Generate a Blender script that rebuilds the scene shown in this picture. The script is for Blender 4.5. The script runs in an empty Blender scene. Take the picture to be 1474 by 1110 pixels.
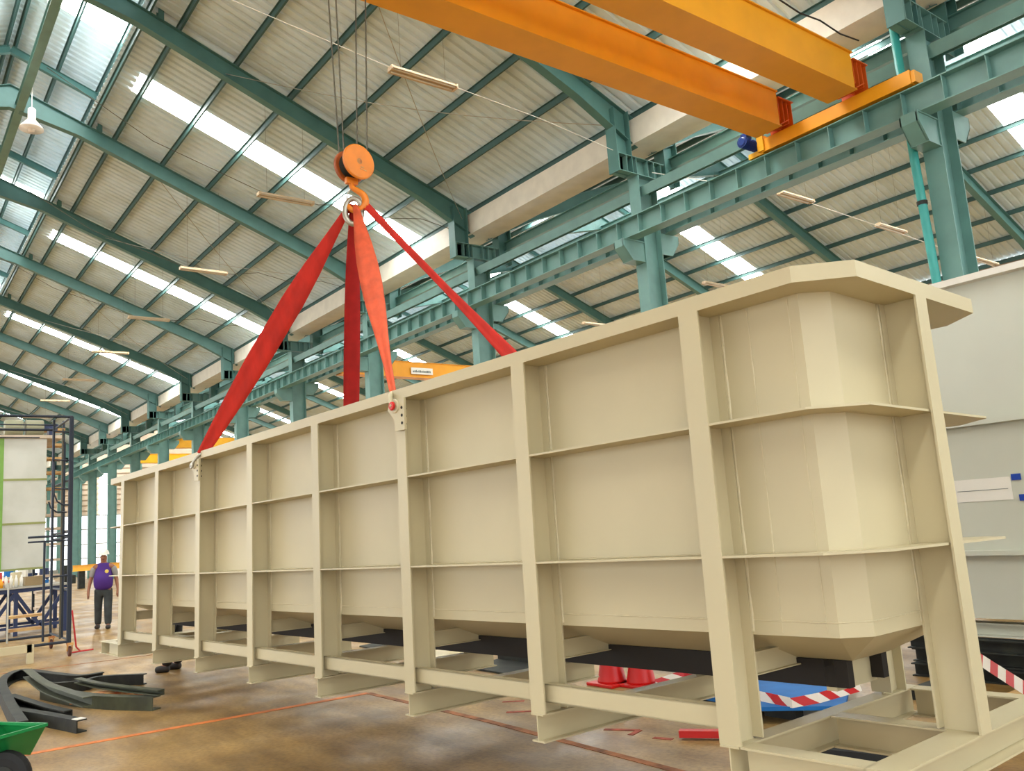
import bpy, bmesh, math, random
from mathutils import Vector, Matrix, Euler
random.seed(7)
S = bpy.context.scene
COL = S.collection
# world frame: a = distance down the hall (-x), b = across the hall (+y), z = up.  Camera stands at a = b = 0.

# ------------------------------------------------------------------ camera
YAW, PITCH, ROLL, FPX, CZ = -0.9147, 0.1609, -0.0708, 1219.3194, 1.7
fw = Vector((math.sin(YAW)*math.cos(PITCH), math.cos(YAW)*math.cos(PITCH), math.sin(PITCH)))
rt = Vector((math.cos(YAW), -math.sin(YAW), 0))
up = rt.cross(fw)
rt2 = rt*math.cos(ROLL) + up*math.sin(ROLL)
up2 = -rt*math.sin(ROLL) + up*math.cos(ROLL)
cd = bpy.data.cameras.new('camera')
cam = bpy.data.objects.new('camera', cd); COL.objects.link(cam)
m3 = Matrix((rt2, up2, -fw)).transposed()
cam.matrix_world = Matrix.Translation((0, 0, CZ)) @ m3.to_4x4()
cd.sensor_fit = 'HORIZONTAL'; cd.sensor_width = 36.0; cd.lens = FPX/1474*36.0
cd.clip_end = 600
S.camera = cam

# ------------------------------------------------------------------ world, light, exposure
w = bpy.data.worlds.new('world'); S.world = w; w.use_nodes = True
bg = w.node_tree.nodes['Background']
bg.inputs[0].default_value = (0.93, 0.97, 1.0, 1); bg.inputs[1].default_value = 2.9
SKYLIGHT = 27.0
S.view_settings.view_transform = 'Standard'; S.view_settings.look = 'None'
S.view_settings.exposure = 0.0; S.view_settings.gamma = 1.0
S.view_settings.use_curve_mapping = False

# ------------------------------------------------------------------ materials
def lin(c):
    c = c/255.0
    return c/12.92 if c <= 0.04045 else ((c+0.055)/1.055)**2.4
def rgb(r, g, b): return (lin(r), lin(g), lin(b), 1)
MATS = {}
def mat(name, col, rough=0.5, metal=0.0, var=0.06, scale=3.0, col2=None, emit=0.0, bump=0.0, bscale=40, stretch=None, spec=0.5):
    if name in MATS: return MATS[name]
    m = bpy.data.materials.new(name); m.use_nodes = True
    nt = m.node_tree; N = nt.nodes; L = nt.links
    p = N['Principled BSDF']
    p.inputs['Roughness'].default_value = rough; p.inputs['Metallic'].default_value = metal
    p.inputs['Specular IOR Level'].default_value = spec
    c = rgb(*col)
    if emit:
        p.inputs['Base Color'].default_value = c
        p.inputs['Emission Color'].default_value = c; p.inputs['Emission Strength'].default_value = emit
        MATS[name] = m; return m
    tc = N.new('ShaderNodeTexCoord'); nz = N.new('ShaderNodeTexNoise'); rp = N.new('ShaderNodeValToRGB')
    mp = N.new('ShaderNodeMapping')
    if stretch: mp.inputs['Scale'].default_value = stretch
    L.new(tc.outputs['Object'], mp.inputs[0]); L.new(mp.outputs[0], nz.inputs['Vector'])
    nz.inputs['Scale'].default_value = scale; nz.inputs['Detail'].default_value = 6
    d = rgb(*col2) if col2 else tuple(x*(1-var*2.2) for x in c[:3])+(1,)
    rp.color_ramp.elements[0].position = 0.33; rp.color_ramp.elements[1].position = 0.62
    rp.color_ramp.elements[0].color = d; rp.color_ramp.elements[1].color = c
    L.new(nz.outputs['Fac'], rp.inputs[0]); L.new(rp.outputs[0], p.inputs['Base Color'])
    if bump:
        n2 = N.new('ShaderNodeTexNoise'); n2.inputs['Scale'].default_value = bscale; n2.inputs['Detail'].default_value = 4
        L.new(mp.outputs[0], n2.inputs['Vector'])
        bp = N.new('ShaderNodeBump'); bp.inputs['Strength'].default_value = bump; bp.inputs['Distance'].default_value = 0.02
        L.new(n2.outputs['Fac'], bp.inputs['Height']); L.new(bp.outputs[0], p.inputs['Normal'])
    MATS[name] = m; return m

cream = mat('cream_paint', (194, 182, 146), 0.42, var=.03, scale=1.5, bump=.03, bscale=8)
creamd = mat('cream_weld', (204, 192, 156), 0.4, var=.05, scale=20, bump=.3, bscale=60)
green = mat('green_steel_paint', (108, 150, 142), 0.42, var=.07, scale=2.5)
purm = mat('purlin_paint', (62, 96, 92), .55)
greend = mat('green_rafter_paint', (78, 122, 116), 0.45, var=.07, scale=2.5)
roofm = mat('roof_sheet_underside', (214, 230, 236), 0.6, 0.0, var=.05, scale=1.2, col2=(200, 214, 214))
gutm = mat('gutter_sheet', (228, 222, 206), 0.5, var=.05)
skym = mat('translucent_sheet', (255, 255, 252), emit=SKYLIGHT)
orange = mat('crane_orange_paint', (236, 160, 18), 0.45, var=.04, scale=2)
oranged = mat('hook_orange_paint', (230, 130, 25), 0.4, var=.08, scale=6)
yellow = mat('crane_yellow_paint', (240, 176, 20), 0.5, var=.04)
sling = mat('red_webbing', (200, 36, 18), 0.75, var=.12, scale=9, stretch=(1, 1, .15), bump=.2, bscale=30)
slingl = mat('orange_webbing', (226, 92, 52), 0.75, var=.1, scale=9, stretch=(1, 1, .15), bump=.2, bscale=30)
slingd = mat('shaded_red_webbing', (178, 24, 22), 0.8, var=.08, scale=9)  # red webbing darkened: shade on the back left sling set as its colour
rope = mat('wire_rope', (92, 88, 74), 0.5, .6)
steel = mat('bare_steel', (178, 174, 160), 0.35, .7, scale=8)
dark = mat('dark_steel', (24, 26, 22), 0.7, 0, col2=(44, 46, 36), scale=6)
black = mat('black_rubber', (22, 22, 22), 0.7)
navy = mat('navy_steel', (28, 44, 84), 0.5)
scaf = mat('scaffold_paint', (26, 36, 50), 0.5, .2)
galv = mat('galvanised_sheet', (196, 196, 184), 0.42, .3, col2=(180, 180, 166), scale=1.3)
lime = mat('lime_trim', (120, 165, 70), 0.5)
wood = mat('wood_plank', (196, 160, 104), 0.7, scale=5, col2=(160, 118, 70))
rust = mat('rusty_plank', (206, 160, 96), 0.7, scale=9, col2=(158, 76, 30))
conem = mat('cone_red_plastic', (206, 22, 16), 0.4)
blue = mat('blue_sheet', (16, 108, 182), 0.75, var=.1, scale=4)
teal = mat('turquoise_pipe', (58, 160, 152), 0.4)
white = mat('white_enamel', (232, 228, 216), 0.45, var=.03)
tubem = mat('lamp_body', (214, 190, 156), 0.5)
glass = mat('lamp_glass', (235, 222, 205), 0.15, 0, var=.03)
pale = mat('pale_tank_paint', (204, 206, 190), 0.4, var=.03, scale=1)
paperm = mat('paper', (236, 232, 220), 0.8, var=.02)
bluetape = mat('blue_tape', (16, 66, 168), 0.5)
motor = mat('motor_blue', (14, 50, 128), 0.4)
kart = mat('green_cart', (22, 142, 74), 0.45)
skin = mat('skin', (150, 98, 70), 0.6, var=.05)
purple = mat('purple_cloth', (70, 32, 122), 0.8)
greyc = mat('grey_cloth', (150, 146, 140), 0.85)
denim = mat('dark_jeans', (56, 60, 58), 0.85, scale=6, col2=(40, 42, 42))
bootm = mat('boot_leather', (40, 34, 30), 0.6)
clad = mat('wall_cladding', (206, 184, 160), 0.6, var=.05)
gold = mat('gold_print', (220, 190, 90), 0.6)
redm = mat('red_print', (200, 40, 40), 0.5)
ink = mat('grey_ink', (120, 128, 120), 0.7)

def floor_mat():
    m = bpy.data.materials.new('concrete_floor'); m.use_nodes = True
    nt = m.node_tree; N = nt.nodes; L = nt.links; p = N['Principled BSDF']
    tc = N.new('ShaderNodeTexCoord')
    def noise(sc, det, st=None):
        n = N.new('ShaderNodeTexNoise'); n.inputs['Scale'].default_value = sc; n.inputs['Detail'].default_value = det
        if st:
            mp = N.new('ShaderNodeMapping'); mp.inputs['Scale'].default_value = st
            L.new(tc.outputs['Object'], mp.inputs[0]); L.new(mp.outputs[0], n.inputs['Vector'])
        else: L.new(tc.outputs['Object'], n.inputs['Vector'])
        return n
    def ramp(n, p0, c0, p1, c1):
        r = N.new('ShaderNodeValToRGB'); e = r.color_ramp.elements
        e[0].position = p0; e[0].color = c0; e[1].position = p1; e[1].color = c1
        L.new(n.outputs['Fac'], r.inputs[0]); return r
    def mix(a, b, mode, f):
        x = N.new('ShaderNodeMix'); x.data_type = 'RGBA'; x.blend_type = mode
        x.inputs[0].default_value = f; L.new(a.outputs[0 if a.bl_idname != 'ShaderNodeMix' else 2], x.inputs[6]); L.new(b.outputs[0], x.inputs[7]); return x
    r1 = ramp(noise(.45, 6, (1, .6, 1)), .35, rgb(146, 112, 58), .65, rgb(180, 146, 88))
    r2 = ramp(noise(2.2, 8, (.5, 1.6, 1)), .32, rgb(170, 160, 148), .6, (1, 1, 1, 1))
    r3 = ramp(noise(26, 6), .3, rgb(205, 200, 190), .6, (1, 1, 1, 1))
    x = mix(mix(r1, r2, 'MULTIPLY', .75), r3, 'MULTIPLY', .8)
    L.new(x.outputs[2], p.inputs['Base Color'])
    rr = ramp(noise(1.2, 4), .3, (.3, .3, .3, 1), .7, (.6, .6, .6, 1)); L.new(rr.outputs[0], p.inputs['Roughness'])
    b = N.new('ShaderNodeBump'); b.inputs['Strength'].default_value = .12; b.inputs['Distance'].default_value = .01
    n = noise(60, 4); L.new(n.outputs['Fac'], b.inputs['Height']); L.new(b.outputs[0], p.inputs['Normal'])
    return m
floorm = floor_mat()
def stripe_mat():
    m = bpy.data.materials.new('red_white_barrier_tape'); m.use_nodes = True
    nt = m.node_tree; N = nt.nodes; L = nt.links; p = N['Principled BSDF']
    tc = N.new('ShaderNodeUVMap'); wv = N.new('ShaderNodeTexWave'); r = N.new('ShaderNodeValToRGB')
    wv.wave_type = 'BANDS'; wv.bands_direction = 'DIAGONAL'; wv.inputs['Scale'].default_value = 2.0
    r.color_ramp.interpolation = 'CONSTANT'; e = r.color_ramp.elements
    e[0].color = rgb(232, 222, 208); e[1].position = .5; e[1].color = rgb(196, 28, 32)
    L.new(tc.outputs[0], wv.inputs['Vector']); L.new(wv.outputs['Fac'], r.inputs[0]); L.new(r.outputs[0], p.inputs['Base Color'])
    p.inputs['Roughness'].default_value = .45
    return m
stripe = stripe_mat()

# ------------------------------------------------------------------ mesh helpers
OFF = {}
def P(a, b, z): return Vector((-a, b, z))
def tag(o, label=None, cat=None, group=None, kind=None):
    if label: o['label'] = label
    if cat: o['category'] = cat
    if group: o['group'] = group
    if kind: o['kind'] = kind
    return o
def thing(name, label, cat, loc=(0, 0, 0), group=None, kind=None, rot=None, local=False):
    o = bpy.data.objects.new(name, None); COL.objects.link(o); o.location = loc; o.empty_display_size = .1
    if rot is not None: o.matrix_world = Matrix.Translation(loc) @ rot.to_4x4()
    OFF[o.name] = Vector((0, 0, 0)) if local else Vector(loc)
    return tag(o, label, cat, group, kind)
def smooth_path(P3, rs, n=5):
    out = []; ro = []
    for i in range(len(P3)-1):
        p0 = P3[max(i-1, 0)]; p1 = P3[i]; p2 = P3[i+1]; p3 = P3[min(i+2, len(P3)-1)]
        for s_ in range(n):
            t_ = s_/n; out.append(.5*((2*p1)+(p2-p0)*t_+(2*p0-5*p1+4*p2-p3)*t_**2+(3*p1-p0-3*p2+p3)*t_**3)); ro.append(rs[i]*(1-t_)+rs[i+1]*t_)
    out.append(P3[-1]); ro.append(rs[-1]); return out, ro
class MB:
    def __init__(s): s.v = []; s.f = []; s.uv = None
    def add(s, vs, fs):
        n = len(s.v); s.v += [Vector(q) for q in vs]; s.f += [tuple(n+i for i in f) for f in fs]; return s
    def box(s, x0, x1, y0, y1, z0, z1):
        if x0 > x1: x0, x1 = x1, x0
        if y0 > y1: y0, y1 = y1, y0
        if z0 > z1: z0, z1 = z1, z0
        return s.add([(x0, y0, z0), (x1, y0, z0), (x1, y1, z0), (x0, y1, z0), (x0, y0, z1), (x1, y0, z1), (x1, y1, z1), (x0, y1, z1)],
                     [(0, 3, 2, 1), (4, 5, 6, 7), (0, 1, 5, 4), (1, 2, 6, 5), (2, 3, 7, 6), (3, 0, 4, 7)])
    def abox(s, a0, a1, b0, b1, z0, z1): return s.box(-a0, -a1, b0, b1, z0, z1)
    def bar(s, p, q, w, h, upv=(0, 0, 1)):      # box section w (side) x h (up) from p to q
        p = Vector(p); q = Vector(q); d = (q-p).normalized(); u = Vector(upv)
        sd = d.cross(u)
        if sd.length < 1e-4: sd = d.cross(Vector((1, 0, 0)))
        sd.normalize(); u = sd.cross(d)
        vs = []
        for c in (p, q):
            for i, j in ((-1, -1), (1, -1), (1, 1), (-1, 1)): vs.append(c+sd*(w/2*i)+u*(h/2*j))
        return s.add(vs, [(0, 1, 2, 3), (7, 6, 5, 4), (0, 4, 5, 1), (1, 5, 6, 2), (2, 6, 7, 3), (3, 7, 4, 0)])
    def ibeam(s, p, q, h, bf, tf=.012, tw=.008, upv=(0, 0, 1)):   # axis p-q at section centre
        p = Vector(p); q = Vector(q); d = (q-p).normalized(); sd = d.cross(Vector(upv)).normalized(); u = sd.cross(d)
        s.bar(p+u*(h/2-tf/2), q+u*(h/2-tf/2), bf, tf, u); s.bar(p-u*(h/2-tf/2), q-u*(h/2-tf/2), bf, tf, u)
        return s.bar(p, q, tw, h-2*tf, u)
    def tube(s, pts, r, n=8, cap=True):
        pts = [Vector(q) for q in pts]; rs = r if isinstance(r, (list, tuple)) else [r]*len(pts)
        base = len(s.v); prev = None
        for i, c in enumerate(pts):
            d = (pts[min(i+1, len(pts)-1)]-pts[max(i-1, 0)]).normalized()
            ref = prev if prev is not None else (Vector((0, 0, 1)) if abs(d.z) < .9 else Vector((1, 0, 0)))
            x = (ref-d*ref.dot(d)).normalized(); y = d.cross(x); prev = x
            for k in range(n):
                t = 2*math.pi*k/n; s.v.append(c+(x*math.cos(t)+y*math.sin(t))*rs[i])
        for i in range(len(pts)-1):
            for k in range(n):
                a = base+i*n+k; b = base+i*n+(k+1) % n; s.f.append((a, b, b+n, a+n))
        if cap:
            s.f.append(tuple(base+k for k in reversed(range(n)))); e = base+(len(pts)-1)*n; s.f.append(tuple(e+k for k in range(n)))
        return s
    def prism(s, poly, z0, z1):                 # poly in xy, vertical
        n = len(poly)
        return s.add([(x, y, z0) for x, y in poly]+[(x, y, z1) for x, y in poly],
                     [tuple(reversed(range(n))), tuple(range(n, 2*n))]+[(i, (i+1) % n, n+(i+1) % n, n+i) for i in range(n)])
    def plate(s, poly3, nrm):                   # polygon extruded along vector nrm
        n = len(poly3); nrm = Vector(nrm); q = [Vector(x) for x in poly3]
        return s.add(q+[x+nrm for x in q], [tuple(reversed(range(n))), tuple(range(n, 2*n))]+[(i, (i+1) % n, n+(i+1) % n, n+i) for i in range(n)])
    def ring(s, outer, inner, z0, z1):          # ring plate between two polygons of same count
        n = len(outer); vs = []
        for z in (z0, z1):
            vs += [(x, y, z) for x, y in outer]+[(x, y, z) for x, y in inner]
        fs = []
        for i in range(n):
            j = (i+1) % n
            fs += [(i, j, 2*n+j, 2*n+i), (n+j, n+i, 3*n+i, 3*n+j), (2*n+i, 2*n+j, 3*n+j, 3*n+i), (j, i, n+i, n+j)]
        return s.add(vs, fs)
    def lathe(s, c, prof, n=20, ax=None):       # prof: (r, h) along axis ax
        ax = Vector(ax or (0, 0, 1)).normalized(); c = Vector(c)
        ref = Vector((1, 0, 0)) if abs(ax.x) < .9 else Vector((0, 1, 0)); x = (ref-ax*ref.dot(ax)).normalized(); y = ax.cross(x)
        base = len(s.v)
        for r, h in prof:
            for k in range(n):
                t = 2*math.pi*k/n; s.v.append(c+ax*h+(x*math.cos(t)+y*math.sin(t))*max(r, 1e-4))
        for i in range(len(prof)-1):
            for k in range(n):
                a = base+i*n+k; b = base+i*n+(k+1) % n; s.f.append((a, b, b+n, a+n))
        s.f.append(tuple(base+k for k in reversed(range(n)))); e = base+(len(prof)-1)*n; s.f.append(tuple(e+k for k in range(n)))
        return s
    def build(s, name, m, parent=None, smooth=False, bevel=0):
        off = Vector((0, 0, 0)); root = parent
        if parent is not None: off = OFF.get(parent.name, off)
        me = bpy.data.meshes.new(name); me.from_pydata([tuple(q-off) for q in s.v], [], s.f)
        if s.uv:
            l = me.uv_layers.new(name='UVMap')
            for lp in me.loops: l.data[lp.index].uv = s.uv[lp.vertex_index]
        me.validate()
        bm = bmesh.new(); bm.from_mesh(me); bmesh.ops.recalc_face_normals(bm, faces=bm.faces)
        if bevel: bmesh.ops.bevel(bm, geom=[e for e in bm.edges], offset=bevel, segments=1, affect='EDGES')
        bm.to_mesh(me); bm.free()
        if smooth:
            for q in me.polygons: q.use_smooth = True
        me.materials.append(m)
        o = bpy.data.objects.new(name, me); COL.objects.link(o)
        if parent is not None: o.parent = parent; OFF[o.name] = off
        return o
def own(name, mb, m, label, cat, group=None, smooth=False, **k):      # single-mesh thing with its origin at its base centre
    lo = Vector((min(v.x for v in mb.v), min(v.y for v in mb.v), min(v.z for v in mb.v)))
    hi = Vector((max(v.x for v in mb.v), max(v.y for v in mb.v), max(v.z for v in mb.v)))
    c = Vector(((lo.x+hi.x)/2, (lo.y+hi.y)/2, lo.z)); mb.v = [v-c for v in mb.v]
    o = mb.build(name, m, None, smooth, **k); o.location = c; OFF[o.name] = c
    return tag(o, label, cat, group)

# ------------------------------------------------------------------ hall geometry
A0, BAY = 5.48, 6.0
K0, K1 = -3, 13
SL = .385
RB, EB, EZ = 2.5, 12.5, 9.85         # ridge, eave and eave height of our bay
AMIN, AMAX = A0+BAY*K0, A0+BAY*K1
def AC(k): return A0+BAY*k
# floor
floor = MB().abox(AMIN-8, AMAX+25, -20, 36, -.3, 0).build('floor', floorm); floor['kind'] = 'structure'
def fline(pts, wd, m):
    mb = MB()
    for p, q in zip(pts, pts[1:]): mb.bar(P(p[0], p[1], .002), P(q[0], q[1], .002), wd, .003)
    return mb.build('floor_marking', m, floor)
linem = mat('orange_floor_paint', (226, 128, 58), 0.7, var=.15, scale=5)
linef = mat('worn_orange_floor_paint', (178, 112, 66), 0.8, var=.3, scale=6)
redf = mat('red_spray_paint', (178, 84, 60), 0.8, var=.3, scale=9)
fline([(8.9, .6), (8.91, 1.25), (8.66, 4.41)], .09, linem)
fline([(8.66, 4.41), (6.48, 4.44), (4.0, 4.37)], .07, linef)
fline([(15.4, 1.6), (15.1, 3.25), (14.8, 6.0)], .05, linef)
fline([(26, 1.5), (25.4, 9)], .05, linef)
fline([(5.4, 4.85), (5.15, 5.0), (5.1, 4.85)], .05, redf); fline([(6.6, 4.75), (6.4, 4.95)], .05, redf); fline([(7.0, 5.0), (6.85, 5.15)], .05, redf)
fline([(4.9, 4.9), (4.75, 4.95)], .05, redf)

ceiling = thing('ceiling', None, None, (0, 0, 9), kind='structure')
def plane_z(b, br, bs, sgn): return EZ+SL*abs(bs-b)
def corr(a0, a1, f0, f1, pitch=.25, h=.045):
    """corrugated sheet between a0..a1; f0,f1 = (b,z) at both ends, ribs run up the slope"""
    mb = MB(); prof = []; n = max(1, round((a1-a0)/pitch)); p = (a1-a0)/n
    for i in range(n):
        a = a0+i*p; prof += [(a, 0), (a+p*.56, 0), (a+p*.68, -h), (a+p*.88, -h)]
    prof.append((a1, 0))
    vs = []
    for a, dz in prof: vs += [P(a, f0[0], f0[1]+h-dz*-1*-1), P(a, f1[0], f1[1]+h-dz*-1*-1)]
    mb.add(vs, [(2*i, 2*i+1, 2*i+3, 2*i+2) for i in range(len(prof)-1)])
    return mb
STR = .85
def roof_slope(b_eave, b_top, z_eave, strips, alo=AMIN, ahi=AMAX, lift=.16, cap=0):
    """one slope: sheets per bay, skylight strips, purlins"""
    sg = 1 if b_top > b_eave else -1
    zt = z_eave+SL*abs(b_top-b_eave)
    be = b_eave-sg*.12; ze = z_eave-SL*.12
    cuts = []
    for k in range(K0, K1):
        a0, a1 = AC(k), AC(k+1); segs = [(a0, a1)]
        for s0 in strips:
            if a0 < s0 < a1:
                segs = [(a0, s0-STR/2), (s0+STR/2, a1)]
                q = MB(); n = 8
                q.abox(s0-STR/2-.02, s0+STR/2+.02, 0, 1, 0, 1); q.v = []; q.f = []
                bc, zc = b_top-sg*cap, zt-SL*cap
                q.add([P(s0-STR/2-.03, be, ze+lift+.05), P(s0+STR/2+.03, be, ze+lift+.05), P(s0+STR/2+.03, bc, zc+lift+.05), P(s0-STR/2-.03, bc, zc+lift+.05)], [(0, 1, 2, 3)])
                q.v += [v+Vector((0, 0, .006)) for v in q.v]; q.f += [(4, 5, 6, 7), (0, 1, 5, 4), (1, 2, 6, 5), (2, 3, 7, 6), (3, 0, 4, 7)]
                q.build('skylight_panel', skym, ceiling)
                if cap:
                    corr(s0-STR/2, s0+STR/2, (bc, zc+lift), (b_top, zt+lift)).build('roof_sheet', roofm, ceiling)
        for s0, s1 in segs: corr(s0, s1, (be, ze+lift), (b_top, zt+lift)).build('roof_sheet', roofm, ceiling)
def purlins(bl, z_eave, b_eave, alo=AMIN, ahi=AMAX):
    for b in bl:
        z = z_eave+SL*abs(b-b_eave)
        q = MB(); q.bar(P(alo, b, z+.075), P(ahi, b, z+.075), .008, .15); q.bar(P(alo, b+.02, z+.006), P(ahi, b+.02, z+.006), .04, .008); q.bar(P(alo, b-.02, z+.144), P(ahi, b-.02, z+.144), .04, .008)
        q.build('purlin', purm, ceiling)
OURS = [20.55+12*i for i in range(-3, 6)]; NBR = [21.3+12*i for i in range(-3, 6)]
VE = 1.8                                   # half width of the ridge opening
MZ = 12.34+1.7+.0                          # monitor eave height
def gable(be0, be1, strips):
    br = (be0+be1)/2
    roof_slope(be1, br+VE, EZ, strips, cap=.55); roof_slope(be0, br-VE, EZ, strips, cap=.55)
    span = abs(be1-br)
    pl = [1.25*j for j in range(0, int((span-VE)/1.25)+1)]
    purlins([be1-x for x in pl]+[br+VE+.08], EZ, be1); purlins([be0+x for x in pl]+[br-VE-.08], EZ, be0)
    # raised ridge monitor
    me = 2.12; mz = EZ+SL*(span-me)+1.1
    for sg in (1, -1):
        roof_slope(br+sg*me, br, mz, strips); purlins([br+sg*(me-.05), br+sg*1.1, br+sg*.1], mz, br+sg*me)
    return br, mz, me
br1, mz1, me1 = gable(2*RB-EB, EB, OURS)
br2, mz2, me2 = gable(13.0, 33.0, NBR)
# rafters, knee posts and monitor frames of both gables
def frame(be0, be1, br, mz, me, k):
    a = AC(k); q = MB()
    D = .42
    for be, sg in ((be1, -1), (be0, 1)):
        zr = EZ+SL*abs(be-br)
        # web + flanges (tapered haunch at the ridge and the eave)
        pts = [(be, EZ, .62), (be+sg*1.6, EZ+SL*1.6, .44), (br-sg*1.6, zr-SL*1.6, .40), (br, zr, .62)]
        for (b0, z0, d0), (b1, z1, d1) in zip(pts, pts[1:]):
            q.plate([P(a-.005, b0, z0), P(a-.005, b1, z1), P(a-.005, b1, z1-d1), P(a-.005, b0, z0-d0)], (.01, 0, 0))
            q.plate([P(a-.1, b0, z0), P(a-.1, b1, z1), P(a-.1, b1, z1-.014), P(a-.1, b0, z0-.014)], (-.2, 0, 0))
            q.plate([P(a-.1, b0, z0-d0), P(a-.1, b1, z1-d1), P(a-.1, b1, z1-d1-.016), P(a-.1, b0, z0-d0-.016)], (-.2, 0, 0))
        # knee post down to the stub beam
        q.ibeam(P(a, be+sg*.45, 8.575), P(a, be+sg*.45, EZ+.1), .42, .286, .016, .012, upv=(0, 1, 0))
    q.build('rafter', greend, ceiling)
    q = MB()
    for sg in (1, -1):
        q.ibeam(P(a, br+sg*me, EZ+SL*(abs(be1-br)-me)), P(a, br+sg*me, mz), .16, .12, .01, .008, upv=(1, 0, 0))
        q.ibeam(P(a, br+sg*(me-.0), mz-.1), P(a, br, mz-.1+SL*me), .2, .12, .01, .008)
    q.build('monitor_frame', greend, ceiling)
for k in range(K0, K1+1):
    frame(2*RB-EB, EB, br1, mz1, me1, k); frame(13.0, 33.0, br2, mz2, me2, k)
for br in (br1, br2):
    q = MB(); q.ibeam(P(AMIN, br+.22, 13.12), P(AMAX, br+.22, 13.12), .22, .2, .012, .01); q.build('ridge_beam', green, ceiling)
# valley gutter between the gables
q = MB(); q.abox(AMIN, AMAX, 12.36, 12.38, 9.28, 9.8); q.abox(AMIN, AMAX, 12.36, 13.12, 9.26, 9.28); q.abox(AMIN, AMAX, 13.10, 13.12, 9.28, 9.8)
q.build('valley_gutter', gutm, ceiling)
# longitudinal ties between the column tops
q = MB(); q.ibeam(P(AMIN, 12.62, 8.30), P(AMAX, 12.62, 8.30), .34, .2, .014, .01, upv=(0, 1, .35)); q.build('tie_beam', green, ceiling)
q = MB(); q.ibeam(P(AMIN, 13.6, 9.1), P(AMAX, 13.6, 9.1), .26, .16, .014, .01); q.build('tie_beam', green, ceiling)
q = MB(); q.bar(P(AMIN, 12.95, 8.02), P(AMAX, 12.95, 8.02), .04, .04); q.build('cable_conduit', steel, ceiling)
for k in range(K0, K1):                    # wind bracing in the roof, sagging a little
    for s in (0, 1):
        if k % 2 == 0: continue
        q = MB(); a0, a1 = AC(k), AC(k+1)
        if s: a0, a1 = a1, a0
        pts = [P(a0+(a1-a0)*t, 12.2-6.2*t, EZ-.3+SL*(.3+6.2*t)-.25*math.sin(math.pi*t)) for t in [i/8 for i in range(9)]]
        q.tube(pts, .009, 5).build('brace_rod', steel, ceiling)

# ------------------------------------------------------------------ crane columns and runway
ordn = ['', 'nearest the camera, behind the downpipe', 'second from the right, behind the long near rim', 'third from the right, crossed by the right red sling', 'fourth from the right, right of the orange sling foot',
        'fifth from the right, just left of the dark red sling', 'sixth from the right', 'seventh from the right, above the left shackle', 'eighth from the right, against the yellow crane', 'ninth from the right, against the yellow crane',
        'tenth from the right, above the far end of the tank', 'eleventh from the right, beside the bright translucent strip', 'twelfth from the right, beside the scaffold']
for k in range(-2, K1):
    a = AC(k)
    lab = 'green painted steel H column with runway brackets, ' + (ordn[k+1] if 0 <= k < 12 else ('outside the picture on the right' if k < 0 else 'farthest of the row, behind the scaffold'))
    t = thing('crane_column', lab, 'column', P(a, 12.63, 0), group='crane columns')
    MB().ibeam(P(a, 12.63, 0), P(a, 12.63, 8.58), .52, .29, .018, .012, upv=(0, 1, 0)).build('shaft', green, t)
    q = MB(); q.plate([P(a+.14, 12.37, 7.12), P(a+.14, 11.78, 7.12), P(a+.14, 11.78, 6.98), P(a+.14, 12.0, 6.72), P(a+.14, 12.37, 6.72)], (.02, 0, 0))
    q.plate([P(a-.12, 12.37, 7.12), P(a-.12, 11.78, 7.12), P(a-.12, 11.78, 6.98), P(a-.12, 12.0, 6.72), P(a-.12, 12.37, 6.72)], (-.02, 0, 0))
    q.abox(a-.14, a+.14, 11.78, 12.37, 7.12, 7.14); q.plate([P(a-.14, 11.78, 6.98), P(a+.14, 11.78, 6.98), P(a+.14, 11.78, 7.12), P(a-.14, 11.78, 7.12)], (0, .015, 0))
    q.plate([P(a-.14, 11.78, 6.98), P(a+.14, 11.78, 6.98), P(a+.14, 12.0, 6.72), P(a-.14, 12.0, 6.72)], (0, .01, .01)); q.abox(a-.14, a+.14, 12.0, 12.37, 6.71, 6.725)
    q.build('bracket', green, t)
    q = MB(); 
    for s in (.14, -.12): q.plate([P(a+s, 12.9, 7.38), P(a+s, 13.42, 7.38), P(a+s, 13.42, 7.24), P(a+s, 13.2, 6.95), P(a+s, 12.9, 6.95)], (.02, 0, 0))
    q.abox(a-.14, a+.14, 12.9, 13.42, 7.38, 7.4); q.plate([P(a-.14, 13.42, 7.24), P(a+.14, 13.42, 7.24), P(a+.14, 13.42, 7.38), P(a-.14, 13.42, 7.38)], (0, -.015, 0))
    q.plate([P(a-.14, 13.42, 7.24), P(a+.14, 13.42, 7.24), P(a+.14, 13.2, 6.95), P(a-.14, 13.2, 6.95)], (0, -.01, .01))
    q.build('bracket', green, t)
    q = MB(); q.ibeam(P(a, 11.88, 8.78), P(a, 13.2, 8.78), .38, .28, .014, .012)
    for b in (12.1, 12.37, 12.7, 12.88, 13.1): q.abox(a-.135, a+.135, b, b+.012, 8.6, 8.96)
    q.abox(a-.14, a+.14, 11.87, 11.885, 8.58, 8.98); q.build('stub_beam', green, t)
def runway(b, z0, z1, lab, off):
    t = thing('runway_beam', lab, 'crane runway', P(40, b, z0))
    MB().ibeam(P(AMIN, b, (z0+z1)/2), P(AMAX, b, (z0+z1)/2), z1-z0, .28, .018, .012).build('beam', green, t)
    MB().abox(AMIN, AMAX, b-.03, b+.03, z1, z1+.05).build('rail', mat('rusty_rail', (128, 98, 76), .6), t)
    a = off
    while a < AMAX:
        if a > -2: MB().abox(a-.006, a+.006, b-.135, b+.135, z0+.018, z1-.018).build('web_stiffener', green, t)
        a += .6
runway(12.0, 7.14, 7.54, 'green crane runway beam with evenly spaced web stiffeners, nearer of the two on the columns', 1.39)
runway(13.12, 7.40, 7.80, 'green crane runway beam on the far side of the columns, partly hidden behind the nearer one', 1.7)

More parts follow.
